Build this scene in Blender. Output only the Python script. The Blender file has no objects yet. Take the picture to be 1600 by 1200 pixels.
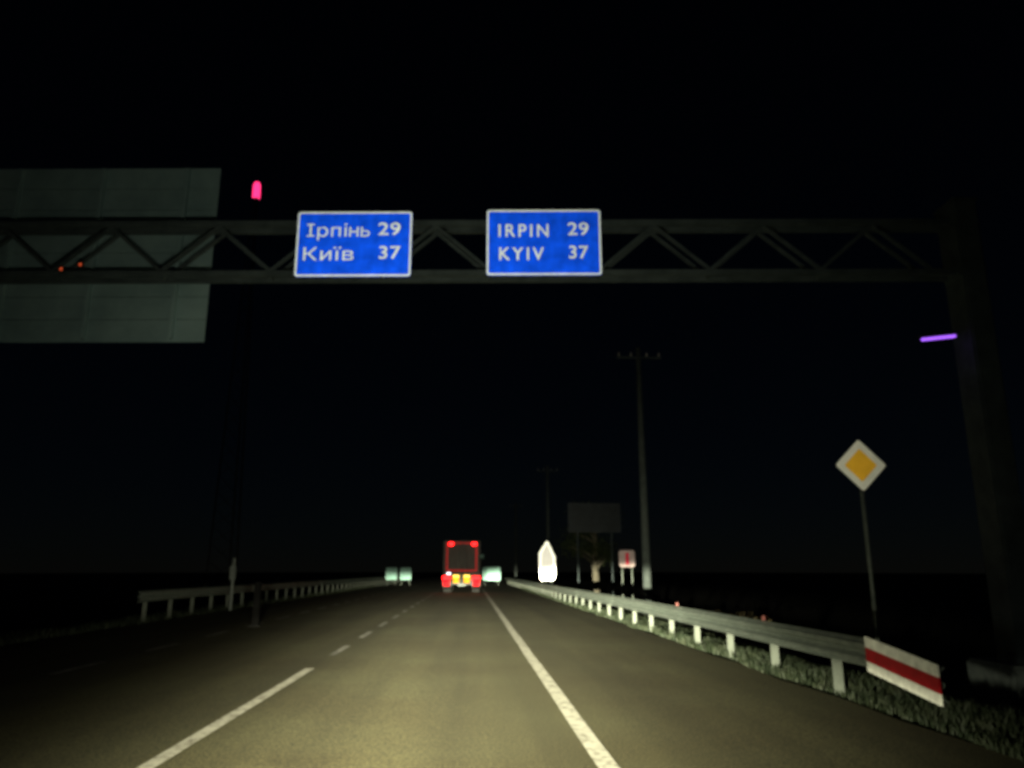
import bpy, bmesh, math, random
from mathutils import Vector, Matrix
random.seed(7)
S = bpy.context.scene
R = math.radians

# ------------------------------------------------------------------ camera
F_PX, CAM_H = 1209.0, 1.45
PITCH = math.atan(293 / F_PX)
YAW = math.atan(65 * math.cos(PITCH) / F_PX)
cam = bpy.data.cameras.new('camera')
cam.sensor_width = 36.0
cam.lens = 36.0 * F_PX / 1600.0
cam.clip_start, cam.clip_end = 0.05, 6000
cam_o = bpy.data.objects.new('camera', cam)
cam_o.location = (0, 0, CAM_H)
cam_o.rotation_euler = (R(90) + PITCH, 0, -YAW)
cam.dof.use_dof = True              # hand-held phone focused too near: the road ahead is soft
cam.dof.focus_distance = 0.74
cam.dof.aperture_fstop = 9.0
S.collection.objects.link(cam_o)
S.camera = cam_o
CM = cam_o.rotation_euler.to_matrix()

def px(x, y, Y):
    """point on the plane y = Y seen at photo pixel (x, y)"""
    d = CM @ Vector(((x - 800) / F_PX, (600 - y) / F_PX, -1))
    return Vector((0, 0, CAM_H)) + d * (Y / d.y)

# ------------------------------------------------------------------ night sky
W = bpy.data.worlds.new('World')
S.world = W
W.use_nodes = True
nt = W.node_tree
sky = nt.nodes.new('ShaderNodeTexSky')
sky.sky_type = 'NISHITA'
sky.sun_disc = False
sky.dust_density = 0.0
sky.ozone_density = 8.0
sky.sun_elevation = R(38)      # the moon's place, behind the camera
sky.sun_rotation = R(200)
nt.nodes['Background'].inputs[1].default_value = SKY = 0.00025
nt.links.new(sky.outputs[0], nt.nodes['Background'].inputs[0])

S.view_settings.view_transform = 'Standard'
S.view_settings.look = 'None'
S.view_settings.exposure = 0
S.view_settings.gamma = 1
S.render.engine = 'CYCLES'
S.cycles.use_denoising = True
S.cycles.denoiser = 'OPENIMAGEDENOISE'
S.cycles.max_bounces = 4
S.cycles.sample_clamp_indirect = 2.0
S.cycles.pixel_filter_type = 'BLACKMAN_HARRIS'
S.cycles.filter_width = 2.4

# ------------------------------------------------------------------ materials
def node(nt, t, **kw):
    n = nt.nodes.new(t)
    for k, v in kw.items():
        setattr(n, k, v)
    return n

def base_mat(name):
    m = bpy.data.materials.new(name)
    m.use_nodes = True
    nt = m.node_tree
    return m, nt, nt.nodes['Principled BSDF'], nt.nodes['Material Output']

def noise_mat(name, c1, c2, scale=6.0, rough=0.6, metal=0.0, bump=0.0, bscale=60.0, detail=5.0, spec=0.5):
    m, nt, p, out = base_mat(name)
    tc = node(nt, 'ShaderNodeTexCoord')
    n = node(nt, 'ShaderNodeTexNoise')
    n.inputs['Scale'].default_value = scale
    n.inputs['Detail'].default_value = detail
    n.inputs['Roughness'].default_value = 0.65
    nt.links.new(tc.outputs['Object'], n.inputs['Vector'])
    r = node(nt, 'ShaderNodeValToRGB')
    r.color_ramp.elements[0].position, r.color_ramp.elements[1].position = 0.3, 0.7
    r.color_ramp.elements[0].color = (*c1, 1)
    r.color_ramp.elements[1].color = (*c2, 1)
    nt.links.new(n.outputs['Fac'], r.inputs[0])
    nt.links.new(r.outputs[0], p.inputs['Base Color'])
    p.inputs['Roughness'].default_value = rough
    p.inputs['Metallic'].default_value = metal
    p.inputs['Specular IOR Level'].default_value = spec
    if bump:
        n2 = node(nt, 'ShaderNodeTexNoise')
        n2.inputs['Scale'].default_value = bscale
        n2.inputs['Detail'].default_value = 4
        nt.links.new(tc.outputs['Object'], n2.inputs['Vector'])
        b = node(nt, 'ShaderNodeBump')
        b.inputs['Strength'].default_value = bump
        b.inputs['Distance'].default_value = 0.02
        nt.links.new(n2.outputs['Fac'], b.inputs['Height'])
        nt.links.new(b.outputs[0], p.inputs['Normal'])
    return m

def retro_mat(name, col, gain=0.25, rough=0.32, dirt=0.75, dscale=3.0):
    """retroreflective sheeting: a diffuse film plus a lobe that sends light
    back along the way it came (glossy lobe about the incoming direction)"""
    m, nt, p, out = base_mat(name)
    tc = node(nt, 'ShaderNodeTexCoord')
    n = node(nt, 'ShaderNodeTexNoise')
    n.inputs['Scale'].default_value = dscale
    n.inputs['Detail'].default_value = 6
    nt.links.new(tc.outputs['Object'], n.inputs['Vector'])
    r = node(nt, 'ShaderNodeValToRGB')
    r.color_ramp.elements[0].position, r.color_ramp.elements[1].position = 0.25, 0.7
    r.color_ramp.elements[0].color = (*[c * dirt for c in col], 1)
    r.color_ramp.elements[1].color = (*col, 1)
    nt.links.new(n.outputs['Fac'], r.inputs[0])
    nt.links.new(r.outputs[0], p.inputs['Base Color'])
    p.inputs['Roughness'].default_value = 0.5
    g = node(nt, 'ShaderNodeBsdfAnisotropic')
    g.distribution = 'GGX'
    g.inputs['Roughness'].default_value = rough
    geo = node(nt, 'ShaderNodeNewGeometry')
    nt.links.new(geo.outputs['Incoming'], g.inputs['Normal'])
    nt.links.new(r.outputs[0], g.inputs['Color'])
    mx = node(nt, 'ShaderNodeMixShader')
    mx.inputs[0].default_value = gain
    nt.links.new(p.outputs[0], mx.inputs[1])
    nt.links.new(g.outputs[0], mx.inputs[2])
    nt.links.new(mx.outputs[0], out.inputs['Surface'])
    return m

def emit_mat(name, col, strength):
    m, nt, p, out = base_mat(name)
    p.inputs['Base Color'].default_value = (*[c * 0.08 for c in col], 1)
    p.inputs['Roughness'].default_value = 0.6
    p.inputs['Specular IOR Level'].default_value = 0.0
    p.inputs['Emission Color'].default_value = (*col, 1)
    p.inputs['Emission Strength'].default_value = strength
    return m

def asphalt_mat():
    m, nt, p, out = base_mat('asphalt')
    tc = node(nt, 'ShaderNodeTexCoord')
    def noise(scale, detail=4, vec=None):
        n = node(nt, 'ShaderNodeTexNoise')
        n.inputs['Scale'].default_value = scale
        n.inputs['Detail'].default_value = detail
        nt.links.new(vec or tc.outputs['Object'], n.inputs['Vector'])
        return n
    fine = noise(55, 3)
    mp = node(nt, 'ShaderNodeMapping')
    mp.inputs['Scale'].default_value = (1.0, 0.05, 1.0)
    nt.links.new(tc.outputs['Object'], mp.inputs['Vector'])
    streak = noise(1.1, 3, mp.outputs[0])
    patch = noise(0.35, 5)
    r1 = node(nt, 'ShaderNodeValToRGB')
    r1.color_ramp.elements[0].position, r1.color_ramp.elements[1].position = 0.34, 0.68
    r1.color_ramp.elements[0].color = (0.032, 0.031, 0.020, 1)
    r1.color_ramp.elements[1].color = (0.124, 0.120, 0.060, 1)
    nt.links.new(fine.outputs['Fac'], r1.inputs[0])
    r2 = node(nt, 'ShaderNodeValToRGB')
    r2.color_ramp.elements[0].position, r2.color_ramp.elements[1].position = 0.35, 0.65
    r2.color_ramp.elements[0].color = (0.72, 0.70, 0.68, 1)
    r2.color_ramp.elements[1].color = (1.15, 1.12, 1.08, 1)
    nt.links.new(streak.outputs['Fac'], r2.inputs[0])
    r3 = node(nt, 'ShaderNodeValToRGB')
    r3.color_ramp.elements[0].position, r3.color_ramp.elements[1].position = 0.35, 0.65
    r3.color_ramp.elements[0].color = (0.82, 0.76, 0.70, 1)
    r3.color_ramp.elements[1].color = (1.08, 1.1, 1.08, 1)
    nt.links.new(patch.outputs['Fac'], r3.inputs[0])
    a = node(nt, 'ShaderNodeMix', data_type='RGBA', blend_type='MULTIPLY')
    a.inputs[0].default_value = 1
    nt.links.new(r1.outputs[0], a.inputs[6]); nt.links.new(r2.outputs[0], a.inputs[7])
    b = node(nt, 'ShaderNodeMix', data_type='RGBA', blend_type='MULTIPLY')
    b.inputs[0].default_value = 1
    nt.links.new(a.outputs[2], b.inputs[6]); nt.links.new(r3.outputs[0], b.inputs[7])
    nt.links.new(b.outputs[2], p.inputs['Base Color'])
    p.inputs['Roughness'].default_value = 0.85
    p.inputs['Specular IOR Level'].default_value = 0.25
    bp = node(nt, 'ShaderNodeBump')
    bp.inputs['Strength'].default_value = 0.5
    bp.inputs['Distance'].default_value = 0.006
    nt.links.new(fine.outputs['Fac'], bp.inputs['Height'])
    nt.links.new(bp.outputs[0], p.inputs['Normal'])
    return m

def paint_mat(name='road_paint', hi=(0.46, 0.45, 0.38), lo=(0.14, 0.13, 0.10), edge=0.38):
    m, nt, p, out = base_mat(name)
    tc = node(nt, 'ShaderNodeTexCoord')
    n = node(nt, 'ShaderNodeTexNoise')
    n.inputs['Scale'].default_value = 9; n.inputs['Detail'].default_value = 9
    n.inputs['Roughness'].default_value = 0.75
    nt.links.new(tc.outputs['Object'], n.inputs['Vector'])
    r = node(nt, 'ShaderNodeValToRGB')
    r.color_ramp.elements[0].position, r.color_ramp.elements[1].position = edge, edge + 0.14
    r.color_ramp.elements[0].color = (*lo, 1)
    r.color_ramp.elements[1].color = (*hi, 1)
    nt.links.new(n.outputs['Fac'], r.inputs[0])
    nt.links.new(r.outputs[0], p.inputs['Base Color'])
    p.inputs['Roughness'].default_value = 0.8
    return m

M = dict(
    asphalt=asphalt_mat(),
    paint=paint_mat(),
    worn_paint=paint_mat('worn_road_paint', (0.42, 0.41, 0.37), (0.09, 0.085, 0.075), 0.46),
    soil=noise_mat('verge_soil', (0.035, 0.036, 0.018), (0.075, 0.066, 0.036), 1.2, 0.95, bump=0.8, bscale=18),
    grass=noise_mat('grass_blade', (0.009, 0.021, 0.008), (0.026, 0.034, 0.014), 2.0, 0.7),
    galv=noise_mat('galvanised_steel', (0.18, 0.225, 0.20), (0.31, 0.355, 0.32), 7.0, 0.55, metal=0.25, bump=0.15, bscale=40),
    galv_dull=noise_mat('weathered_galvanised_steel', (0.12, 0.14, 0.14), (0.24, 0.27, 0.26), 4.0, 0.6, metal=0.2),
    gantry_steel=noise_mat('gantry_steel', (0.030, 0.045, 0.052), (0.080, 0.108, 0.120), 3.0, 0.65),
    post_steel=noise_mat('grimy_post_steel', (0.07, 0.085, 0.07), (0.15, 0.17, 0.145), 5.0, 0.7),
    dull_blue=noise_mat('dull_blue_panel', (0.012, 0.02, 0.03), (0.032, 0.044, 0.06), 1.5, 0.6),
    dark_steel=noise_mat('dark_steel', (0.02, 0.02, 0.022), (0.045, 0.045, 0.048), 5.0, 0.6),
    concrete=noise_mat('concrete', (0.08, 0.10, 0.10), (0.15, 0.18, 0.175), 5.0, 0.9, bump=0.4),
    bark=noise_mat('bark', (0.10, 0.085, 0.06), (0.26, 0.24, 0.19), 7.0, 0.95, bump=0.8, bscale=25),
    leaf=noise_mat('leaf', (0.035, 0.06, 0.02), (0.10, 0.12, 0.045), 3.0, 0.6),
    dry_leaf=noise_mat('dry_leaf', (0.06, 0.05, 0.025), (0.14, 0.11, 0.05), 3.0, 0.7),
    sign_blue=retro_mat('blue_sign_sheeting', (0.003, 0.062, 0.80), 0.8, 0.31, 0.5, 4.5),
    sign_white=retro_mat('white_sign_sheeting', (0.70, 0.80, 0.92), 0.5, 0.33, 0.7, 5.0),
    sign_yellow=retro_mat('yellow_sign_sheeting', (0.82, 0.46, 0.04), 0.6, 0.36, 0.85, 4.0),
    diamond_white=retro_mat('diamond_white_sheeting', (0.80, 0.82, 0.80), 0.48, 0.36, 0.8, 4.0),
    plate_white=retro_mat('plate_white_sheeting', (0.80, 0.82, 0.74), 0.22, 0.42, 0.6, 9.0),
    plate_red=retro_mat('plate_red_sheeting', (0.42, 0.012, 0.02), 0.16, 0.42, 0.6, 9.0),
    far_white=retro_mat('bright_white_sheeting', (0.80, 0.79, 0.86), 0.22, 0.28, 0.85, 1.5),
    far_rim=retro_mat('bright_rim_sheeting', (0.84, 0.84, 0.88), 0.35, 0.26, 0.85, 1.5),
    pale_board=retro_mat('pale_board_sheeting', (0.36, 0.66, 0.60), 0.07, 0.28, 0.6, 3.0),
    far_pale=retro_mat('far_sign_sheeting', (0.62, 0.48, 0.50), 0.05, 0.3, 0.6, 5.0),
    far_red=retro_mat('far_red_sheeting', (0.55, 0.02, 0.06), 0.10, 0.3, 0.7, 5.0),
    tape_red=retro_mat('red_contour_tape', (0.85, 0.010, 0.02), 0.10, 0.27, 0.5, 2.0),
    back_panel=noise_mat('sign_back_aluminium', (0.15, 0.24, 0.27), (0.30, 0.44, 0.48), 0.6, 0.5, metal=0.1, bump=0.05, bscale=3),
    reflector=retro_mat('amber_reflector', (0.30, 0.10, 0.09), 0.004, 0.45),
    truck_body=noise_mat('truck_body', (0.035, 0.022, 0.02), (0.06, 0.04, 0.034), 2.0, 0.5),
    black_plastic=noise_mat('black_plastic', (0.004, 0.004, 0.004), (0.008, 0.008, 0.008), 9.0, 0.9, spec=0.1),
    rubber=noise_mat('rubber', (0.012, 0.012, 0.012), (0.03, 0.03, 0.03), 9.0, 0.85),
    car_paint=noise_mat('car_paint', (0.015, 0.017, 0.02), (0.02, 0.022, 0.026), 2.0, 0.25),
    glass_dark=noise_mat('dark_glass', (0.01, 0.012, 0.014), (0.015, 0.017, 0.02), 2.0, 0.08),
    porcelain=noise_mat('porcelain', (0.35, 0.33, 0.30), (0.5, 0.48, 0.45), 4.0, 0.3),
    red_lamp=emit_mat('red_tail_lamp', (1.0, 0.004, 0.010), 2.6),
    red_lamp_hot=emit_mat('bright_red_lamp', (1.0, 0.010, 0.010), 9.0),
    amber_lamp=emit_mat('amber_lamp', (1.0, 0.46, 0.004), 2.2),
    pale_lamp=emit_mat('pale_yellow_lamp', (1.0, 0.66, 0.10), 3.0),
    white_lamp=emit_mat('white_lamp', (0.9, 0.95, 1.0), 3.0),
    pink_lamp=emit_mat('pink_red_beacon', (1.0, 0.03, 0.16), 2.2),
    dim_red=emit_mat('dim_red_glint', (1.0, 0.13, 0.04), 0.45),
    purple_lamp=emit_mat('purple_luminaire', (0.32, 0.10, 0.85), 1.6),
    head_lens=emit_mat('headlight_lens', (1.0, 0.92, 0.75), 2.0),
)

# ------------------------------------------------------------------ helpers
COL = S.collection

def link_mesh(name, verts, faces, m, parent=None, smooth=False, loc=None):
    me = bpy.data.meshes.new(name)
    me.from_pydata([tuple(v) for v in verts], [], faces)
    me.update()
    return link(name, me, m, parent, smooth, loc)

def link(name, me, m, parent=None, smooth=False, loc=None):
    if m is not None and not me.materials:
        me.materials.append(m)
    if smooth:
        for p in me.polygons:
            p.use_smooth = True
    o = bpy.data.objects.new(name, me)
    COL.objects.link(o)
    if loc is not None:
        o.location = loc
    if parent is not None:
        o.parent = parent
    return o

class MB:
    """collects shapes for one mesh"""
    def __init__(s): s.v, s.f = [], []
    def add(s, vs, fs):
        k = len(s.v); s.v += [tuple(v) for v in vs]; s.f += [tuple(i + k for i in f) for f in fs]
        return s
    def box(s, c, d, bev=0.0, rot=None):
        x, y, z = d[0] / 2, d[1] / 2, d[2] / 2
        bm = bmesh.new()
        bmesh.ops.create_cube(bm, size=1)
        for v in bm.verts: v.co = Vector((v.co.x * d[0], v.co.y * d[1], v.co.z * d[2]))
        if bev:
            bmesh.ops.bevel(bm, geom=bm.edges[:], offset=bev, segments=2, affect='EDGES')
        if rot is not None:
            bmesh.ops.transform(bm, matrix=rot.to_4x4(), verts=bm.verts)
        bm.verts.index_update()
        s.add([v.co + Vector(c) for v in bm.verts], [[v.index for v in f.verts] for f in bm.faces])
        bm.free()
        return s
    def tube(s, pts, rad, n=10, caps=True):
        pts = [Vector(p) for p in pts]
        if not isinstance(rad, (list, tuple)): rad = [rad] * len(pts)
        vs, fs = [], []
        up = None
        for i, p in enumerate(pts):
            t = (pts[min(i + 1, len(pts) - 1)] - pts[max(i - 1, 0)]).normalized()
            if up is None:
                up = t.orthogonal().normalized()
            a = (up - t * up.dot(t)).normalized(); up = a
            b = t.cross(a)
            for k in range(n):
                an = 2 * math.pi * k / n
                vs.append(p + (a * math.cos(an) + b * math.sin(an)) * rad[i])
        for i in range(len(pts) - 1):
            for k in range(n):
                k2 = (k + 1) % n
                fs.append((i * n + k, i * n + k2, (i + 1) * n + k2, (i + 1) * n + k))
        if caps:
            fs.append(tuple(range(n - 1, -1, -1))); fs.append(tuple(range((len(pts) - 1) * n, len(pts) * n)))
        return s.add(vs, fs)
    def prism(s, poly, y0, y1):
        """outline in x,z extruded from y0 to y1"""
        n = len(poly)
        vs = [(x, y0, z) for x, z in poly] + [(x, y1, z) for x, z in poly]
        fs = [tuple(range(n)), tuple(range(2 * n - 1, n - 1, -1))]
        fs += [(i, i + n, (i + 1) % n + n, (i + 1) % n) for i in range(n)]
        return s.add(vs, fs)
    def build(s, name, m, parent=None, smooth=False, loc=None):
        me = bpy.data.meshes.new(name)
        me.from_pydata(s.v, [], s.f); me.update()
        bm = bmesh.new(); bm.from_mesh(me)
        bmesh.ops.recalc_face_normals(bm, faces=bm.faces)
        bm.to_mesh(me); bm.free()
        return link(name, me, m, parent, smooth, loc)

def thing(name, label, cat, loc=(0, 0, 0), group=None, rotz=0.0):
    o = bpy.data.objects.new(name, None)
    o.empty_display_size = 0.3
    COL.objects.link(o)
    o.location = loc
    o.rotation_euler.z = rotz
    o['label'] = label; o['category'] = cat
    if group: o['group'] = group
    return o

def copy_tree(o, parent=None):
    c = o.copy(); COL.objects.link(c); c.parent = parent
    for ch in list(o.children): copy_tree(ch, c)
    return c

def rounded(cx, cz, w, h, r, n=5):
    pts = []
    for sx, sz, a0 in ((1, 1, 0), (-1, 1, 90), (-1, -1, 180), (1, -1, 270)):
        for k in range(n):
            a = R(a0 + 90 * k / (n - 1))
            pts.append((cx + sx * (w / 2 - r) + r * math.cos(a), cz + sz * (h / 2 - r) + r * math.sin(a)))
    return pts

def frame_mesh(outer, inner, y0, y1):
    """ring between two outlines with the same point count, in x,z"""
    n = len(outer); mb = MB()
    vs = [(x, y0, z) for x, z in outer] + [(x, y0, z) for x, z in inner] + [(x, y1, z) for x, z in outer] + [(x, y1, z) for x, z in inner]
    fs = []
    for i in range(n):
        j = (i + 1) % n
        fs += [(i, j, n + j, n + i), (2 * n + i, 3 * n + i, 3 * n + j, 2 * n + j), (i, 2 * n + i, 2 * n + j, j), (n + i, n + j, 3 * n + j, 3 * n + i)]
    return mb.add(vs, fs)

# ------------------------------------------------------------------ setting: ground and road
XL, XR = -9.15, 4.28               # asphalt edges
XC = -2.36                         # centre line
EL, ER = -5.9, 1.04                # edge lines
prof = [(-900, -2.0), (-120, -2.2), (-40, -2.2), (-16, -1.9), (-12.2, -0.35), (-10.4, -0.07), (-9.1, -0.03), (-8.5, -0.05),
        (3.7, -0.05), (4.2, -0.03), (5.3, -0.07), (6.6, -0.45), (9.5, -1.7), (14, -2.1), (60, -2.2), (900, -2.0)]
ys = [-60] + [i * 2.0 for i in range(0, 40)] + [80 + 10 * i for i in range(0, 30)] + [400, 600, 1000, 2000, 4000]
vs, fs = [], []
for y in ys:
    for i, (x, z) in enumerate(prof):
        j = 0.05 * (random.random() - 0.5) if not (-9 < x < 3.9) and abs(x) < 20 else 0
        vs.append((x + j * 3, y, z + j * 0.6))
n = len(prof)
for a in range(len(ys) - 1):
    for b in range(n - 1):
        fs.append((a * n + b, a * n + b + 1, (a + 1) * n + b + 1, (a + 1) * n + b))
g = link_mesh('ground', vs, fs, M['soil'], smooth=True); g['kind'] = 'structure'

# asphalt: a slightly crowned sheet with broken edges
vs, fs = [], []
ys = [-40 + 1.0 * i for i in range(0, 140)] + [100 + 12 * i for i in range(0, 60)] + [900, 1400, 2200]
xs = [XL, -6.0, XC, 0.95, XR]
def crown(x): return 0.05 - 0.0042 * abs(x - XC)
for y in ys:
    for i, x in enumerate(xs):
        j = (random.random() - 0.5) * 0.12 if i in (0, 4) else 0
        vs.append((x + j, y, crown(x)))
for y in ys:                       # lower lip of both ragged edges
    pass
n = 5
for a in range(len(ys) - 1):
    for b in range(4):
        fs.append((a * n + b, a * n + b + 1, (a + 1) * n + b + 1, (a + 1) * n + b))
k = len(vs)
for a in range(len(ys)):
    for i in (0, 4):
        v = vs[a * n + i]; vs.append((v[0] + (-0.05 if i == 0 else 0.05), v[1], v[2] - 0.12))
for a in range(len(ys) - 1):
    fs.append((k + 2 * a, a * n, (a + 1) * n, k + 2 * a + 2))
    fs.append((a * n + 4, k + 2 * a + 1, k + 2 * a + 3, (a + 1) * n + 4))
road = link_mesh('road', vs, fs, M['asphalt']); road['kind'] = 'structure'

def stripe(name, x, w, y0, y1, m, step=2.0):
    """painted stripe with slightly uneven edges, 4 mm above the asphalt"""
    vs, fs = [], []
    k = max(1, int((y1 - y0) / step))
    for i in range(k + 1):
        y = y0 + (y1 - y0) * i / k
        for s in (-1, 1):
            xx = x + s * (w / 2 + (random.random() - 0.5) * 0.012)
            vs.append((xx, y, crown(xx) + 0.004))
    for i in range(k):
        fs.append((2 * i, 2 * i + 1, 2 * i + 3, 2 * i + 2))
    return link_mesh(name, vs, fs, m, road)

stripe('edge_line', ER, 0.165, -10, 420, M['paint'])
stripe('centre_line', XC, 0.13, -10, 12.3, M['paint'])
y = 14.2
while y < 150:
    stripe('centre_dash', XC, 0.12, y, y + 1.7, M['worn_paint'], 0.6); y += 3.6
y = 2.0
while y < 120:
    stripe('edge_dash', EL, 0.15, y, y + 1.6, M['worn_paint'], 0.6); y += 3.3

# ------------------------------------------------------------------ headlights of the car the picture is taken from
def beam(name, loc, power, k_right=1.0):
    li = bpy.data.lights.new(name, 'SPOT')
    li.energy = power
    li.color = (1.0, 0.95, 0.66)
    li.spot_size = R(150); li.spot_blend = 0.6
    li.shadow_soft_size = 0.05
    li.use_nodes = True
    nt = li.node_tree
    em = nt.nodes['Emission']
    tc = node(nt, 'ShaderNodeTexCoord')
    sep = node(nt, 'ShaderNodeSeparateXYZ')
    nt.links.new(tc.outputs['Normal'], sep.inputs[0])
    def mth(op, a, b=None, c=None):
        q = node(nt, 'ShaderNodeMath', operation=op)
        for i, v in enumerate((a, b, c)):
            if v is None: continue
            if isinstance(v, (int, float)): q.inputs[i].default_value = v
            else: nt.links.new(v, q.inputs[i])
        return q.outputs[0]
    az = mth('MAXIMUM', mth('ABSOLUTE', sep.outputs[2]), 0.02)
    u = mth('DIVIDE', sep.outputs[0], az)          # right +
    v = mth('DIVIDE', sep.outputs[1], az)          # up +
    dn = mth('MAXIMUM', mth('MULTIPLY', v, -1), 0.0145)        # tangent below the horizon
    # road irradiance wanted ~ exp(-d/L), d = h/dn -> intensity h^2/dn^3 * exp(-h/(dn L))
    H, L = 0.66, BEAM_L
    inten = mth('MULTIPLY', mth('DIVIDE', H * H, mth('POWER', dn, 3)), mth('POWER', 2.71828, mth('DIVIDE', -H / L, dn)))
    # width grows below the horizon; narrower towards the oncoming side
    s_l = mth('ADD', mth('MULTIPLY', dn, 1.3), 0.055)
    s_r = mth('ADD', mth('MULTIPLY', dn, 2.2), 0.115)
    is_r = mth('GREATER_THAN', u, 0.0)
    s = mth('ADD', mth('MULTIPLY', is_r, s_r), mth('MULTIPLY', mth('SUBTRACT', 1, is_r), s_l))
    gz = mth('POWER', 2.71828, mth('MULTIPLY', mth('POWER', mth('ABSOLUTE', mth('DIVIDE', u, s)), 2.0), -0.5))
    # cut-off: rises to the right, soft
    cut_h = mth('MULTIPLY', mth('MINIMUM', mth('MAXIMUM', u, 0), 0.3), 0.10)
    below = node(nt, 'ShaderNodeMapRange', interpolation_type='SMOOTHSTEP')
    nt.links.new(mth('SUBTRACT', v, cut_h), below.inputs[0])
    below.inputs[1].default_value = 0.012; below.inputs[2].default_value = -0.008
    below.inputs[3].default_value = 0.0; below.inputs[4].default_value = 1.0
    main = mth('MULTIPLY', mth('MULTIPLY', inten, gz), below.outputs[0])
    # stray light above the cut-off, wide, and lobes added to brighten far things and the opposite rail
    su = mth('POWER', 2.71828, mth('MULTIPLY', mth('POWER', mth('ABSOLUTE', mth('DIVIDE', u, 0.43)), 2.0), -0.5))
    sv = mth('POWER', 2.71828, mth('MULTIPLY', mth('POWER', mth('ABSOLUTE', mth('DIVIDE', v, 0.75)), 2.0), -0.5))
    stray = mth('MULTIPLY', mth('MULTIPLY', su, sv), STRAY)
    fu = mth('POWER', 2.71828, mth('MULTIPLY', mth('POWER', mth('ABSOLUTE', mth('DIVIDE', mth('SUBTRACT', u, 0.10), 0.16)), 2.0), -0.5))
    fv = mth('POWER', 2.71828, mth('MULTIPLY', mth('POWER', mth('ABSOLUTE', mth('DIVIDE', v, 0.10)), 2.0), -0.5))
    stray = mth('ADD', stray, mth('MULTIPLY', mth('MULTIPLY', fu, fv), FORWARD))
    ou = mth('POWER', 2.71828, mth('MULTIPLY', mth('POWER', mth('ABSOLUTE', mth('DIVIDE', mth('ADD', u, 0.30), 0.13)), 2.0), -0.5))
    ov = mth('POWER', 2.71828, mth('MULTIPLY', mth('POWER', mth('ABSOLUTE', mth('DIVIDE', v, 0.035)), 2.0), -0.5))
    stray = mth('ADD', stray, mth('MULTIPLY', mth('MULTIPLY', ou, ov), OPPOSITE))
    nt.links.new(mth('ADD', main, stray), em.inputs['Strength'])
    o = bpy.data.objects.new(name, li)
    COL.objects.link(o)
    o.location = loc
    o.rotation_euler = (R(90), 0, 0)
    return o

BEAM_L, STRAY, FORWARD, OPPOSITE, POWER = 11.7, 8.0, 58.0, 22.0, 94.0
CARX = -0.55                        # middle of the car that carries the camera
car = thing('car', 'dark car carrying the camera, its lit headlights shining along the right lane', 'car', (CARX, 0, 0))
def loft(sections, name, m, parent):
    mb = MB(); n = len(sections[0]); vs = [p for s in sections for p in s]
    fs = [(i * n + k, i * n + k + 1, (i + 1) * n + k + 1, (i + 1) * n + k) for i in range(len(sections) - 1) for k in range(n - 1)]
    fs += [tuple(range(n)), tuple(range(len(sections) * n - 1, (len(sections) - 1) * n - 1, -1))]
    return mb.add(vs, fs).build(name, m, parent, True)
secs = []
for y, w, zt, zb in ((0.75, 0.86, 0.93, 0.22), (1.2, 0.87, 0.91, 0.22), (1.7, 0.86, 0.86, 0.2), (2.0, 0.82, 0.78, 0.2), (2.13, 0.74, 0.68, 0.22)):
    secs.append([(-w, y, zb), (-w - 0.02, y, zb + 0.3), (-w, y, zt - 0.14), (-w * 0.86, y, zt - 0.03), (-w * 0.4, y, zt), (0, y, zt + 0.01),
                 (w * 0.4, y, zt), (w * 0.86, y, zt - 0.03), (w, y, zt - 0.14), (w + 0.02, y, zb + 0.3), (w, y, zb)])
loft(secs, 'front_body', M['car_paint'], car)
MB().box((0, 2.15, 0.36), (1.5, 0.16, 0.26), 0.05).build('bumper', M['car_paint'], car)
MB().box((0, 2.16, 0.57), (0.8, 0.06, 0.12), 0.02).build('grille', M['dark_steel'], car)
wheel_me = None
for s in (-1, 1):
    w = MB().tube([(s * 0.68, 1.45, 0.33), (s * 0.90, 1.45, 0.33)], 0.32, 24).build('wheel', M['rubber'], car)
    MB().tube([(s * 0.89, 1.45, 0.33), (s * 0.912, 1.45, 0.33)], 0.21, 20).build('rim', M['galv'], w)
    hl = MB().box((s * 0.6, 2.16, 0.63), (0.34, 0.07, 0.15), 0.03).build('headlight', M['galv'], car)
    MB().box((s * 0.6, 2.197, 0.63), (0.29, 0.012, 0.11), 0.004).build('lens', M['head_lens'], hl)
    b = beam('headlight_beam', (s * 0.6, 2.24, 0.66), POWER)
    b.parent = hl

# ------------------------------------------------------------------ guardrails
# W-shaped cross section (offset towards traffic, height)
WP = [(0.000, 0.156), (0.012, 0.150), (0.045, 0.118), (0.080, 0.100), (0.083, 0.072), (0.075, 0.050), (0.028, 0.018), (0.022, 0.0),
      (0.028, -0.018), (0.075, -0.050), (0.083, -0.072), (0.080, -0.100), (0.045, -0.118), (0.012, -0.150), (0.0, -0.156)]
def w_section(name, x, side, y0, y1, zc0, zc1, m, parent, over=0.0, rows=None):
    """one length of W-beam, side=-1 bulges towards -x; thickness 4 mm"""
    vs, fs = [], []
    P = WP if rows is None else WP[rows[0]:rows[1] + 1]
    prof = [(o + over, z) for o, z in P] + [(o + over - 0.006, z) for o, z in reversed(P)]
    n = len(prof)
    for y, zc in ((y0, zc0), (y1, zc1)):
        vs += [(x + side * o, y, zc + z) for o, z in prof]
    fs = [(k, (k + 1) % n, n + (k + 1) % n, n + k) for k in range(n)]
    for q in range(len(P) - 1):     # end caps
        fs.append((q, q + 1, n - 2 - q, n - 1 - q)); fs.append((n + q, n + n - 1 - q, n + n - 2 - q, n + q + 1))
    return MB().add(vs, fs).build(name, m, parent)

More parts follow.
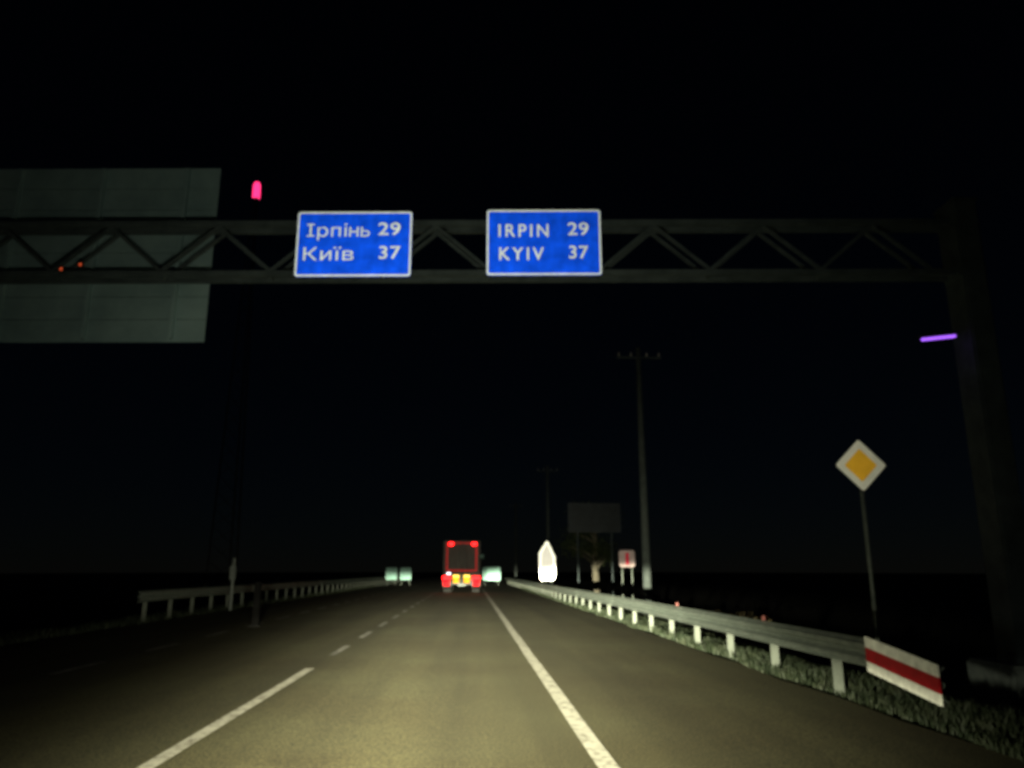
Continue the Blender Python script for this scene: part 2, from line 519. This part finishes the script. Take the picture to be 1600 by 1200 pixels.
def guardrail(x, side, y0, y1, zc, label, first_down, refl):
    t = thing('guardrail', label, 'guardrail', (x, y0, 0))
    L = 4.0
    y = y0
    i = 0
    while y < y1:
        L = 1.3 if first_down and i == 0 else 4.0
        za = zc(y); zb = zc(y + L)
        w_section('rail_section', 0, side, y - y0 - (0.12 if i else 0), y - y0 + L, za, zb, M['galv'], t, over=0.004 if i % 2 else 0.0)
        y += L; i += 1
    post = None
    k = 0
    yy = y0 + (2.5 if first_down else 0.9)
    while yy < y1:
        h = zc(yy) + 0.13
        if post is None:
            mb = MB()
            # C-channel post
            mb.box((-side * 0.165, 0, 0.5 - 0.5), (0.006, 0.10, 1.7)); mb.box((-side * 0.122, 0.048, 0), (0.08, 0.006, 1.7)); mb.box((-side * 0.122, -0.048, 0), (0.08, 0.006, 1.7))
            post = mb.build('post', M['post_steel'], t)
            blk = MB().box((-side * 0.045, 0, 0), (0.075, 0.10, 0.26), 0.006).build('spacer_block', M['galv_dull'], t)
            p, b2 = post, blk
        else:
            p = post.copy(); COL.objects.link(p); p.parent = t
            b2 = blk.copy(); COL.objects.link(b2); b2.parent = t
        p.location = (0, yy - y0, h - 0.85)
        b2.location = (0, yy - y0, zc(yy))
        yy += 2.03
    rf = None
    for yy in refl:
        if rf is None:
            rf = MB().box((side * 0.02, 0, 0.045), (0.05, 0.02, 0.07), 0.004).build('reflector', M['reflector'], t)
        else:
            rf = rf.copy(); COL.objects.link(rf); rf.parent = t
        rf.location = (0, yy - y0, zc(yy) + 0.15)
    return t

GX = 4.42
def zc_r(y): return 0.575 if y >= 8.69 else 0.575 - 0.15 * (8.7 - y) / 1.3
gr = guardrail(GX, -1, 7.4, 99, zc_r, 'galvanised steel guardrail along the right shoulder, red and white end plate', True,
               [11.9, 16.9])
# red and white board fixed over the sloping first length of the beam
def slab(nm, zlo, zhi, m):
    za, zb = zc_r(7.4), zc_r(8.7)
    x0, x1 = -0.105, -0.088
    vs = [(x, yy, zz) for x in (x0, x1) for yy, zz in ((-0.05, za + zlo), (-0.05, za + zhi), (1.28, zb + zhi), (1.28, zb + zlo))]
    fs = [(0, 1, 2, 3), (7, 6, 5, 4), (0, 4, 5, 1), (1, 5, 6, 2), (2, 6, 7, 3), (3, 7, 4, 0)]
    MB().add(vs, fs).build(nm, M[m], gr)
slab('white_band', 0.075, 0.185, 'plate_white'); slab('red_band', -0.07, 0.075, 'plate_red'); slab('white_band', -0.175, -0.07, 'plate_white')
def zc_l(y): return 0.74
gl = guardrail(-9.55, 1, 23.6, 110, zc_l, 'dim guardrail along the far side of the opposite shoulder', False, [])
w_section('end_plate', 0, 1, -0.03, 0.9, 0.74, 0.74, M['galv'], gl, over=0.012)

# ------------------------------------------------------------------ gantry with the two blue signs
GY = 13.0
def gz(y): return px(735, y, GY).z
def gx(x): return px(x, 380, GY).x
zt, zb = gz(349), gz(427)
xl, xr = -12.8, gx(1462)
SKEW = R(-3.4)                      # the gantry stands slightly askew, its right end nearer
def skew_y(x): return x * math.tan(SKEW)
gantry = thing('sign_gantry', 'grey steel truss gantry spanning the road and carrying the blue signs', 'gantry', (0, GY, 0), None, SKEW)
DY = 0.30
for yy in (0, DY):
    for z in (zt, zb):
        MB().box(((xl + xr) / 2, yy, z), (xr - xl, 0.10, 0.11), 0.012).build('chord', M['gantry_steel'], gantry)
# warren diagonals, front and back
period = gx(1183) - gx(1018)
xp = gx(1018)
while xp - period > xl: xp -= period
def strut(a, b, w=0.06):
    a, b = Vector(a), Vector(b); d = b - a
    rot = d.to_track_quat('X', 'Z').to_matrix()
    return MB().box((a + b) / 2, (d.length, w, w), 0.006, rot)
up_me = dn_me = None
xq = xp - period
while xq < xr + period:
    for s in (-1, 1):
        x0, x1 = xq + s * period / 2, xq
        if min(x0, x1) < xl - 0.01 or max(x0, x1) > xr + 0.01: continue
        for yy in (0.0, DY):
            strut((x0, yy, zb + 0.055), (x1, yy, zt - 0.055)).build('diagonal', M['gantry_steel'], gantry)
    if xl < xq < xr:
        for z, dx in ((zt, 0), (zb, period / 2)):
            if xq + dx < xr:
                MB().box((xq + dx, DY / 2, z), (0.06, DY - 0.1, 0.06), 0.006).build('cross_strut', M['gantry_steel'], gantry)
    xq += period
for xx in (xl - 0.2, xr + 0.22):
    c = MB().box((xx, DY / 2, (zt + 0.35 - 2.2) / 2), (0.42, 0.62, zt + 0.35 + 2.2), 0.03).build('column', M['gantry_steel'], gantry)
    MB().box((xx, DY / 2, zt + 0.375), (0.47, 0.67, 0.05), 0.008).build('cap', M['gantry_steel'], c)
    for z in (zt, zb):
        MB().box((xx, DY / 2, z), (0.50, DY + 0.2, 0.20), 0.012).build('bracket', M['gantry_steel'], c)
    MB().box((xx, DY / 2, -0.5), (1.1, 1.3, 1.1), 0.05).build('footing', M['concrete'], c)

def text_mesh(body, size, m, parent, x, z, yloc, name, wide=None, bold=0.0, space=1.1):
    c = bpy.data.curves.new(name, 'FONT')
    tail = body.endswith('нь')        # these two glyphs are drawn here by hand
    c.body = body[:-2] if tail else body; c.size = size; c.offset = bold
    c.space_character = space
    o = bpy.data.objects.new(name, c); COL.objects.link(o)
    me = bpy.data.meshes.new_from_object(o.evaluated_get(bpy.context.evaluated_depsgraph_get()))
    bpy.data.objects.remove(o)
    if tail:
        vs = [tuple(v.co) for v in me.vertices]; fs = [tuple(p.vertices) for p in me.polygons]
        x0 = max(v[0] for v in vs) + 0.10 * size
        def quad(a, b, d, e):
            i = len(vs); fs.append((i, i + 1, i + 2, i + 3))
            vs.extend([(x0 + a * size, d * size, 0), (x0 + b * size, d * size, 0), (x0 + b * size, e * size, 0), (x0 + a * size, e * size, 0)])
        quad(0, 0.085, 0, 0.54); quad(0.345, 0.43, 0, 0.54); quad(0.085, 0.345, 0.235, 0.32)
        x0 += 0.53 * size
        quad(0, 0.085, 0, 0.54); quad(0.085, 0.24, 0, 0.08); quad(0.085, 0.24, 0.27, 0.35)
        for q in range(10):
            i = len(vs); fs.append((i, i + 1, i + 2, i + 3))
            for an, r in ((q, 1), (q + 1, 1), (q + 1, 0), (q, 0)):
                t = R(-90 + 18 * an); rx, rz = (0.175, 0.175) if r else (0.09, 0.095)
                vs.append((x0 + (0.24 + rx * math.cos(t)) * size, (0.175 + rz * math.sin(t)) * size, 0))
        me = bpy.data.meshes.new(name); me.from_pydata(vs, [], fs); me.update()
    xs = [v.co.x for v in me.vertices]
    k = (wide / (max(xs) - min(xs))) if wide else 1.0
    x0 = min(xs)
    for v in me.vertices:
        v.co = Vector(((v.co.x - x0) * k, -v.co.z, v.co.y))
    me.materials.clear()
    t = link(name, me, m, parent, False, (x, yloc, z))
    return t

def blue_sign(x0, x1, y0, y1, label, lines):
    """pixel corners on the plane just in front of the truss"""
    Y = GY - 0.12 + skew_y(px((x0 + x1) / 2, 380, GY).x)
    a = px(x0, y1, Y); b = px(x1, y0, Y)
    cx, cz, w, h = (a.x + b.x) / 2, (a.z + b.z) / 2, b.x - a.x, b.z - a.z
    t = thing('road_sign', label, 'road sign', (cx, Y, cz - h / 2), 'blue signs on the gantry', SKEW)
    c0 = h / 2
    MB().prism(rounded(0, c0, w, h, 0.05), 0, 0.02).build('panel', M['sign_blue'], t)
    frame_mesh(rounded(0, c0, w - 0.004, h - 0.004, 0.05), rounded(0, c0, w - 0.07, h - 0.07, 0.03), -0.003, 0.001).build('border', M['sign_white'], t)
    for s in (-0.3, 0.3):
        MB().box((s * w, 0.065, c0), (0.05, 0.09, h * 0.96), 0.004).build('bracket', M['galv_dull'], t)
    for body, tx0, tx1, base, size in lines:
        p = px(tx0, base, Y)
        q = px(tx1, base, Y)
        o = text_mesh(body, size, M['sign_white'], t, p.x - cx, p.z - (cz - h / 2), -0.004, 'lettering', q.x - p.x, 0.004 if body.isascii() else 0.0, 1.3 if len(body) > 3 and body.isascii() else 1.05)
    return t
CAP = px(800, 348, GY).z - px(800, 367, GY).z
blue_sign(760, 937, 330, 428, 'blue sign with white letters IRPIN 29 and KYIV 37 on the gantry',
          [('IRPIN', 779, 857, 368, CAP / 0.70), ('29', 887, 919, 368, CAP / 0.70), ('KYIV', 780, 850, 404.5, CAP / 0.70), ('37', 889, 919, 404.5, CAP / 0.70)])
blue_sign(458, 645, 333, 430, 'blue sign with Cyrillic place names and 29, 37 on the gantry',
          [('Ірпінь', 478, 578, 368, CAP / 0.70), ('29', 591, 626, 368, CAP / 0.70), ('Київ', 472, 552, 405, CAP / 0.70), ('37', 592, 626, 405, CAP / 0.70)])

# big panel seen from behind, on the far side of the truss
PY = GY + DY + 0.16 + skew_y(-5.0)
a = px(319, 535, PY); b = px(319, 262, PY)
pw = 6.0
bp = thing('large_road_sign', 'large dim sign panel seen from behind, fixed to the gantry', 'road sign', (a.x - pw / 2, PY + skew_y(a.x - pw / 2 + 5.0), a.z), None, SKEW)
ph = b.z - a.z
nb = 8
for i in range(nb):                 # horizontal aluminium planks with thin joints
    MB().box((0, 0.015, ph * (i + 0.5) / nb), (pw, 0.03, ph / nb - 0.012), 0.003).build('panel_plank', M['back_panel'], bp)
for i in range(4):
    MB().box((-pw / 2 + 0.6 + i * (pw - 1.2) / 3, -0.05, ph / 2), (0.08, 0.10, ph - 0.1), 0.006).build('upright', M['back_panel'], bp)
lm = thing('marker_and_glint_lamp', 'faint red glint built as a small lamp in front of the large panel', 'lamp', px(95, 424, GY - 0.09 + skew_y(-6.8)), 'red glints built as lamps at the gantry')
MB().box((0, 0.03, 0.04), (0.09, 0.06, 0.10), 0.01).build('housing', M['dark_steel'], lm)
MB().box((0, -0.004, 0.045), (0.045, 0.012, 0.055), 0.004).build('lens', M['dim_red'], lm)  # glowing lens added to stand in for a red windscreen glint
l2 = copy_tree(lm); l2.location = px(125, 417, GY - 0.09 + skew_y(-6.5))

# ------------------------------------------------------------------ priority road sign on its pole
DYs = 14.2
c = px(1345, 727, DYs)
hd = (px(1345, 685, DYs).z - px(1345, 769, DYs).z) / 2
base_z = -0.75
ps = thing('priority_sign', 'yellow diamond priority sign with white border on slim pole behind the guardrail', 'road sign', (c.x, DYs, base_z))
def diamond(h, r=0.05):
    pts = []
    for a0 in (0, 90, 180, 270):
        cc = Vector((math.cos(R(a0)), math.sin(R(a0)))) * (h - r * math.sqrt(2))
        for k in range(5):
            a = R(a0 - 45 + 90 * k / 4)
            pts.append((cc.x + r * math.cos(a), cc.y + r * math.sin(a)))
    return pts
zc = c.z - base_z
def sh(pts): return [(x, z + zc) for x, z in pts]
MB().prism(sh(diamond(hd)), 0, 0.012).build('panel', M['diamond_white'], ps)
frame_mesh(sh(diamond(hd + 0.004)), sh(diamond(hd - 0.014)), -0.006, 0.016).build('rim', M['dark_steel'], ps)
MB().prism(sh(diamond(hd * 0.62, 0.03)), -0.003, 0.001).build('yellow_centre', M['sign_yellow'], ps)
MB().tube([(0, 0.06, -0.3), (0, 0.06, zc + hd * 0.8)], 0.038, 14).build('pole', M['galv'], ps, True)
for z in (-0.2, 0.2):
    MB().box((0, 0.036, zc + z), (0.16, 0.05, 0.04), 0.004).build('clamp', M['galv'], ps)

# ------------------------------------------------------------------ bright white board with pointed top
By = 52.0
a = px(843, 906, By); b = px(866, 846, By)
cx = px(855, 880, By).x
wb = thing('marker_board', 'bright white reflective board with pointed top behind the guardrail', 'road sign', (cx, By, -0.15))
z0, z1, hw = a.z + 0.15, b.z + 0.15, 0.54
MB().prism([(-hw * 0.75, z0), (hw * 0.8, z0), (hw, z0 + 0.5), (hw, z1 - 1.0), (hw * 0.12, z1), (-hw * 0.12, z1), (-hw, z1 - 0.75), (-hw, z0 + 0.8)], 0, 0.03).build('board', M['far_white'], wb)
wo = [(-hw * 0.75, z0), (hw * 0.8, z0), (hw, z0 + 0.5), (hw, z1 - 1.0), (hw * 0.12, z1), (-hw * 0.12, z1), (-hw, z1 - 0.75), (-hw, z0 + 0.8)]
zm = (z0 + z1) / 2
frame_mesh(wo, [(x * 0.72, zm + (z - zm) * 0.86) for x, z in wo], -0.004, 0.001).build('rim', M['far_rim'], wb)
for s in (-0.3, 0.3):
    MB().tube([(s, 0.07, -0.5), (s, 0.07, z1 - 0.8)], 0.035, 8).build('post', M['galv'], wb)

# ------------------------------------------------------------------ low pale boards further along
def pale_board(x, Y, w, y0, y1, label, group=None, plate=None):
    b = px(x, y0, Y); a = px(x, y1, Y)
    t = thing('barrier_board', label, 'barrier board', (b.x, Y, 0.02), group)
    z0, z1 = a.z - 0.02, b.z - 0.02
    MB().prism(rounded(0, (z0 + z1) / 2, w, z1 - z0, 0.12), 0, 0.05).build('board', M['pale_board'], t)
    for s in (-1, 1):
        MB().box((s * w * 0.36, 0.085, z1 / 2), (0.06, 0.06, z1), 0.006).build('leg', M['galv'], t)
        MB().box((s * w * 0.36, 0.085, 0.03), (0.10, 0.8, 0.06), 0.01).build('foot', M['dark_steel'], t)
    if plate:
        q = px(plate[0], plate[1], Y)
        MB().tube([(q.x - b.x, 0.07, 0.0), (q.x - b.x, 0.07, q.z)], 0.03, 8).build('mast', M['galv'], t)
        MB().prism(rounded(q.x - b.x, q.z - 0.02, 0.55, 0.4, 0.08), 0, 0.03).build('plate', M['pale_board'], t)
    return t
pale_board(768, 86, 1.9, 886, 907, 'pale green-white barrier board with small plate on mast, ahead on the right shoulder', None, (752, 870))
pale_board(612, 84, 1.15, 887, 906, 'pale green-white barrier board, one of a pair on the opposite shoulder', 'pair of pale boards opposite')
pale_board(634, 84, 1.15, 887, 906, 'pale green-white barrier board, one of a pair on the opposite shoulder', 'pair of pale boards opposite')

# small sign with a red bar on two legs
Ry = 43.0
a = px(980, 886, Ry); b = px(980, 860, Ry)
rs = thing('roadside_sign', 'small pale sign with red vertical bar on two legs beside the utility pole', 'road sign', (a.x, Ry, -1.1))
z0, z1 = a.z + 1.1, b.z + 1.1
MB().prism(rounded(0, (z0 + z1) / 2, 0.86, z1 - z0, 0.14), 0, 0.02).build('panel', M['far_pale'], rs)
MB().prism(rounded(0.02, (z0 + z1) / 2, 0.20, (z1 - z0) * 0.72, 0.06), -0.003, 0.001).build('red_bar', M['far_red'], rs)
for s in (-0.27, 0.27):
    MB().tube([(s, 0.06, -0.8), (s, 0.06, z1 - 0.1)], 0.04, 8).build('leg', M['galv'], rs)

# faint blue-grey board in front of the tree
Iy = 51.0
a = px(888, 832, Iy); b = px(969, 786, Iy)
ib = thing('information_board', 'faint blue-grey board on two posts in front of the dim tree', 'road sign', ((a.x + b.x) / 2, Iy, -1.9))
w, z0, z1 = b.x - a.x, a.z + 1.9, b.z + 1.9
for i in range(4):
    MB().box((0, 0.015, z0 + (z1 - z0) * (i + 0.5) / 4), (w, 0.03, (z1 - z0) / 4 - 0.01), 0.004).build('panel_plank', M['dull_blue'], ib)
for s in (-0.32, 0.32):
    MB().tube([(s * w, 0.1, -0.3), (s * w, 0.1, z1 - 0.1)], 0.055, 8).build('post', M['gantry_steel'], ib)

# ------------------------------------------------------------------ utility poles
UX = 7.55
def utility_pole(x, y, h, base):
    t = thing('utility_pole', '', 'utility pole', (x, y, base), 'concrete utility poles behind the guardrail')
    MB().tube([(0, 0, -0.5), (0, 0, h * 0.5), (0, 0, h)], [0.19, 0.15, 0.11], 14).build('pole', M['concrete'], t, True)
    MB().box((0, -0.13, h - 0.5), (2.0, 0.09, 0.10), 0.01).build('crossarm', M['gantry_steel'], t)
    for s in (-0.9, -0.35, 0.35, 0.9):
        MB().tube([(s, -0.13, h - 0.45), (s, -0.13, h - 0.36), (s, -0.13, h - 0.3), (s, -0.13, h - 0.24)], [0.02, 0.06, 0.045, 0.02], 8).build('insulator', M['porcelain'], t)
    return t
up = utility_pole(px(1012, 930, 33).x, 33, 12.2, -1.0)
up['label'] = 'tall pale concrete utility pole standing beside the small red-barred sign'
for y, xx, lab in ((73, 857, 'distant utility pole rising behind the bright white pointed board'), (114, 806, 'farthest utility pole at the end of the pole row, past the guardrail')):
    u2 = copy_tree(up); u2.location = (px(xx, 900, y).x, y, -1.0); u2['label'] = lab

# ------------------------------------------------------------------ posts on the opposite side
lp = thing('dark_post', 'slim dark post on the opposite shoulder in front of the dim guardrail', 'post', (px(399, 975, 21.8).x, 21.8, 0))
MB().box((0, 0, 0.58), (0.17, 0.14, 1.2), 0.02).build('shaft', M['black_plastic'], lp)
MB().box((0, 0, 0.02), (0.30, 0.28, 0.05), 0.01).build('base', M['rubber'], lp)
fp = thing('pale_post', 'faint pale post behind the guardrail of the opposite shoulder', 'post', (px(362, 925, 31).x, 31, -0.35))
MB().tube([(0, 0, -0.3), (0, 0, 2.3)], 0.06, 10).build('shaft', M['galv_dull'], fp)
MB().box((0, -0.062, 1.75), (0.22, 0.012, 0.5), 0.004).build('plate', M['galv_dull'], fp)

# ------------------------------------------------------------------ lorry ahead
TY = 54.0
tx = px(721, 900, TY).x
lorry = thing('lorry', 'box lorry ahead in the lane with red and amber rear lamps lit', 'lorry', (tx, TY, 0.045))
BW, z0, z1, LEN = 2.5, 1.05, px(721, 846, TY).z, 7.0
MB().box((0, LEN / 2, (z0 + z1) / 2), (BW, LEN, z1 - z0), 0.04).build('box_body', M['truck_body'], lorry)
for s in (-1, 1):
    d = MB().box((s * 0.6, -0.02, (z0 + z1) / 2), (1.17, 0.045, z1 - z0 - 0.16), 0.012).build('rear_door', M['truck_body'], lorry)
    MB().tube([(s * 0.22, -0.06, z0 + 0.12), (s * 0.22, -0.06, z1 - 0.12)], 0.018, 8).build('lock_rod', M['galv_dull'], d)
    for z in (z0 + 0.3, (z0 + z1) / 2, z1 - 0.3):
        MB().box((s * 1.15, -0.05, z), (0.16, 0.03, 0.09), 0.006).build('hinge', M['dark_steel'], d)
# red reflective contour tape round the rear
tz0, tz1 = z0 + 0.42, z1 - 0.16
for nm, cpos, dim in (('contour_tape', (0.0, -0.075, tz1), (1.9, 0.006, 0.09)), ('contour_tape', (0, -0.075, tz0), (1.9, 0.006, 0.09)),
                      ('contour_tape', (-0.99, -0.075, (tz0 + tz1) / 2), (0.09, 0.006, tz1 - tz0 + 0.09)), ('contour_tape', (0.99, -0.075, (tz0 + tz1) / 2), (0.09, 0.006, tz1 - tz0 + 0.09))):
    MB().box(cpos, dim).build(nm, M['tape_red'], lorry)
for s in (-1, 1):
    q = px(705 if s < 0 else 741, 850, TY)
    MB().box((q.x - tx, -0.10, q.z - 0.045), (0.34, 0.08, 0.22), 0.05).build('marker_and_glint_lamp', M['red_lamp_hot'], lorry)
    xx = s * 0.98
    MB().box((xx, -0.06, 0.80), (0.56, 0.10, 0.72), 0.02).build('lamp_housing', M['dark_steel'], lorry)
    MB().box((xx + s * 0.02, -0.125, 0.99), (0.54, 0.05, 0.22), 0.03).build('tail_lamp', M['red_lamp_hot'], lorry)
    MB().box((xx + s * 0.02, -0.125, 0.765), (0.50, 0.05, 0.20), 0.03).build('brake_lamp', M['red_lamp'], lorry)
    MB().box((xx + s * 0.02, -0.125, 0.545), (0.46, 0.05, 0.18), 0.03).build('streak_lamp', M['red_lamp'], lorry)  # extra red lamp, added to fill the length of the light streak
    MB().box((s * 0.36, -0.125, 0.735), (0.42, 0.05, 0.15), 0.03).build('indicator_and_streak_lamp', M['amber_lamp'], lorry)  # lower amber row, added to draw the lamps' streak further down
    MB().box((s * 0.36, -0.06, 0.93), (0.50, 0.10, 0.56), 0.02).build('lamp_housing', M['dark_steel'], lorry)
    MB().box((s * 0.36, -0.125, 1.10), (0.44, 0.05, 0.15), 0.03).build('work_lamp', M['pale_lamp'], lorry)
    MB().box((s * 0.36, -0.125, 0.92), (0.44, 0.05, 0.15), 0.03).build('indicator_and_streak_lamp', M['amber_lamp'], lorry)
MB().box((-0.86, -0.13, 1.27), (0.30, 0.05, 0.12), 0.02).build('side_lamp', M['white_lamp'], lorry)
MB().box((0, 0.02, 0.60), (2.35, 0.12, 0.14), 0.02).build('underrun_bar', M['dark_steel'], lorry)
MB().box((0, -0.055, 0.52), (0.50, 0.02, 0.12), 0.004).build('number_plate', M['galv_dull'], lorry)
MB().box((0, LEN / 2, 0.9), (0.9, LEN, 0.3), 0.02).build('chassis', M['dark_steel'], lorry)
for yy in (1.4, 2.7, 8.0):
    for s in (-1, 1):
        w = MB().tube([(s * 0.72, yy, 0.5), (s * 1.22, yy, 0.5)], 0.5, 20).build('wheel', M['rubber'], lorry)
        MB().tube([(s * 1.2, yy, 0.5), (s * 1.235, yy, 0.5)], 0.28, 16).build('rim', M['galv_dull'], w)
for s in (-1, 1):
    MB().box((s * 0.97, 0.75, 0.48), (0.55, 0.02, 0.5), 0.004).build('mud_flap', M['black_plastic'], lorry)
cab = MB().prism([(-1.2, 0.55), (1.2, 0.55), (1.2, 2.3), (1.05, 2.75), (-1.05, 2.75), (-1.2, 2.3)], LEN + 0.25, LEN + 2.1).build('cab', M['truck_body'], lorry)
MB().box((0, LEN + 2.11, 1.95), (2.1, 0.02, 0.8), 0.006).build('windscreen', M['glass_dark'], cab)
for s in (-1, 1):
    MB().box((s * 1.4, LEN + 1.8, 2.0), (0.22, 0.12, 0.5), 0.03).build('mirror', M['dark_steel'], cab)

# ------------------------------------------------------------------ beacon mast and purple street lamp
MY = 72.0
q = px(401, 298, MY)
mast = thing('beacon_mast', 'dark slender mast with glowing pink-red beacon above the signs', 'mast', (q.x, MY, -2.2))
hh = q.z + 2.2
for k in range(3):
    a = R(90 + 120 * k)
    MB().tube([(1.6 * math.cos(a), 1.6 * math.sin(a), -0.3), (0.22 * math.cos(a), 0.22 * math.sin(a), hh - 1.0)], [0.10, 0.05], 6).build('leg', M['dark_steel'], mast)
nl = 26
mb = MB()
for i in range(nl):
    f0, f1 = i / nl, (i + 1) / nl
    for k in range(3):
        a, b = R(90 + 120 * k), R(90 + 120 * (k + 1))
        r0, r1 = 1.6 + (0.22 - 1.6) * f0, 1.6 + (0.22 - 1.6) * f1
        h0, h1 = f0 * (hh - 1.0), f1 * (hh - 1.0)
        mb.tube([(r0 * math.cos(a), r0 * math.sin(a), h0), (r1 * math.cos(b), r1 * math.sin(b), h1)], 0.03, 4)
mb.build('lattice', M['dark_steel'], mast)
MB().box((0, 0, hh - 0.95), (0.6, 0.6, 0.08), 0.01).build('platform', M['dark_steel'], mast)
MB().tube([(0, 0, hh - 0.95), (0, 0, hh - 0.8), (0, 0, hh + 0.5), (0, 0, hh + 0.85), (0, 0, hh + 0.95)], [0.22, 0.36, 0.36, 0.26, 0.08], 14).build('beacon', M['pink_lamp'], mast, True)

LY = GY - 0.5
q = px(1466, 528, LY)
sl = thing('purple_lamp', 'slim purple lamp glowing on the dark right column of the gantry', 'lamp', q)
tilt = Matrix.Rotation(R(-7), 3, 'Y')
MB().box((0, 0, 0.05), (0.72, 0.10, 0.05), 0.012, tilt).build('housing', M['dark_steel'], sl)
MB().box((0, -0.01, 0), (0.64, 0.075, 0.055), 0.02, tilt).build('lens', M['purple_lamp'], sl)
MB().box((0.12, 0.16, 0.07), (0.06, 0.32, 0.04), 0.008).build('bracket', M['dark_steel'], sl)

# ------------------------------------------------------------------ tree and shrub beyond the guardrail
def leaf_cloud(mb, pts, n, spread, size):
    for _ in range(n):
        c = random.choice(pts) + Vector((random.gauss(0, spread), random.gauss(0, spread), random.gauss(0, spread * 0.7)))
        a = Vector((random.gauss(0, 1), random.gauss(0, 1), random.gauss(0, 1))).normalized()
        b = a.orthogonal().normalized() * size * random.uniform(0.4, 0.7)
        a = a * size * random.uniform(0.7, 1.3)
        mb.add([c - a, c + b * 0.6, c + a, c - b * 0.6], [(0, 1, 2, 3)])

def tree(name, label, x, y, base, h, tr, crown_r, leaves, lm):
    t = thing(name, label, 'tree', (x, y, base))
    mb = MB()
    trunk = [Vector((0, 0, -0.3)), Vector((0.05, 0, h * 0.25)), Vector((-0.06, 0.05, h * 0.45)), Vector((0.04, 0, h * 0.62)), Vector((0.0, 0, h * 0.8))]
    mb.tube(trunk, [tr * 1.25, tr, tr * 0.85, tr * 0.6, tr * 0.3], 10)
    tips = []
    for k in range(13):
        f = random.uniform(0.42, 0.8)
        a = random.uniform(0, 6.283)
        st = Vector((0, 0, h * f))
        ln = crown_r * random.uniform(0.6, 1.1) * (1.25 - f * 0.5)
        mid = st + Vector((math.cos(a), math.sin(a), 0.55)) * ln * 0.55
        en = mid + Vector((math.cos(a + 0.3), math.sin(a + 0.3), random.uniform(0.1, 0.7))) * ln * 0.5
        mb.tube([st, mid, en], [tr * 0.4, tr * 0.22, tr * 0.06], 6)
        tips += [mid, (mid + en) / 2, en, en + Vector((0, 0, 0.3))]
    tips += [Vector((0, 0, h * 0.85)), Vector((0, 0, h * 0.95))]
    mb.build('trunk', M['bark'], t, True)
    lc = MB(); leaf_cloud(lc, tips, leaves, crown_r * 0.17, 0.13)
    me = bpy.data.meshes.new('crown'); me.from_pydata(lc.v, [], lc.f)
    link('crown', me, lm, t)
    return t
tree('roadside_tree', 'dim tree with pale trunk standing between white board and red-barred sign', px(931, 900, 56).x, 56, -1.9, 8.2, 0.26, 2.2, 2600, M['leaf'])
sh_o = thing('shrub', 'low brownish shrub on the slope behind the guardrail', 'shrub', (px(1150, 920, 24).x, 24, -1.6))
mb = MB(); tips = []
for k in range(14):
    a = random.uniform(0, 6.283); l = random.uniform(0.7, 1.7)
    e = Vector((math.cos(a) * l * 0.6, math.sin(a) * l * 0.6, l))
    mb.tube([(0, 0, -0.2), e * 0.5 + Vector((0, 0, 0.1)), e], [0.03, 0.02, 0.006], 5); tips += [e * 0.6, e * 0.8, e]
mb.build('stem', M['bark'], sh_o)
lc = MB(); leaf_cloud(lc, tips, 900, 0.2, 0.07)
me = bpy.data.meshes.new('foliage'); me.from_pydata(lc.v, [], lc.f); link('foliage', me, M['dry_leaf'], sh_o)

# ------------------------------------------------------------------ grass on both verges
def grass(label, x0, x1, y0, y1, n, zf, hmax):
    vs, fs = [], []
    for _ in range(n):
        f = random.random() ** 1.7
        y = y0 + (y1 - y0) * f
        x = random.uniform(x0, x1) + 0.12 * math.sin(y * 1.7) * math.sin(y * 0.37)
        k = 0.5 + 0.5 * math.sin(x * 3.1 + y * 1.3) * math.sin(y * 0.9 - x)
        h = hmax * random.uniform(0.35, 1.0) * (0.45 + 0.55 * k)
        a = random.uniform(0, 6.283); w = random.uniform(0.004, 0.010) * (1 + y / 18)
        dx, dy = math.cos(a), math.sin(a)
        lean = random.uniform(0.1, 0.6) * h
        b = random.uniform(0, 6.283)
        z = zf(x)
        i = len(vs)
        lx, ly = math.cos(b) * lean, math.sin(b) * lean
        vs += [(x - dx * w, y - dy * w, z - 0.03), (x + dx * w, y + dy * w, z - 0.03),
               (x + lx * 0.35 + dx * w * 0.7, y + ly * 0.35 + dy * w * 0.7, z + h * 0.6), (x + lx * 0.35 - dx * w * 0.7, y + ly * 0.35 - dy * w * 0.7, z + h * 0.6),
               (x + lx, y + ly, z + h)]
        fs += [(i, i + 1, i + 2, i + 3), (i + 3, i + 2, i + 4)]
    me = bpy.data.meshes.new('grass'); me.from_pydata(vs, [], fs)
    o = link('grass', me, M['grass'])
    o['kind'] = 'stuff'; o['label'] = label; o['category'] = 'grass'
    return o
def zprof(x):
    for (xa, za), (xb, zb2) in zip(prof, prof[1:]):
        if xa <= x <= xb: return za + (zb2 - za) * (x - xa) / (xb - xa)
    return 0
grass('green grass growing along the foot of the right guardrail', 4.36, 7.2, 5.0, 70, 60000, zprof, 0.26)
grass('dim grass on the verge of the opposite shoulder', -13, -9.3, 8.0, 80, 26000, zprof, 0.28)
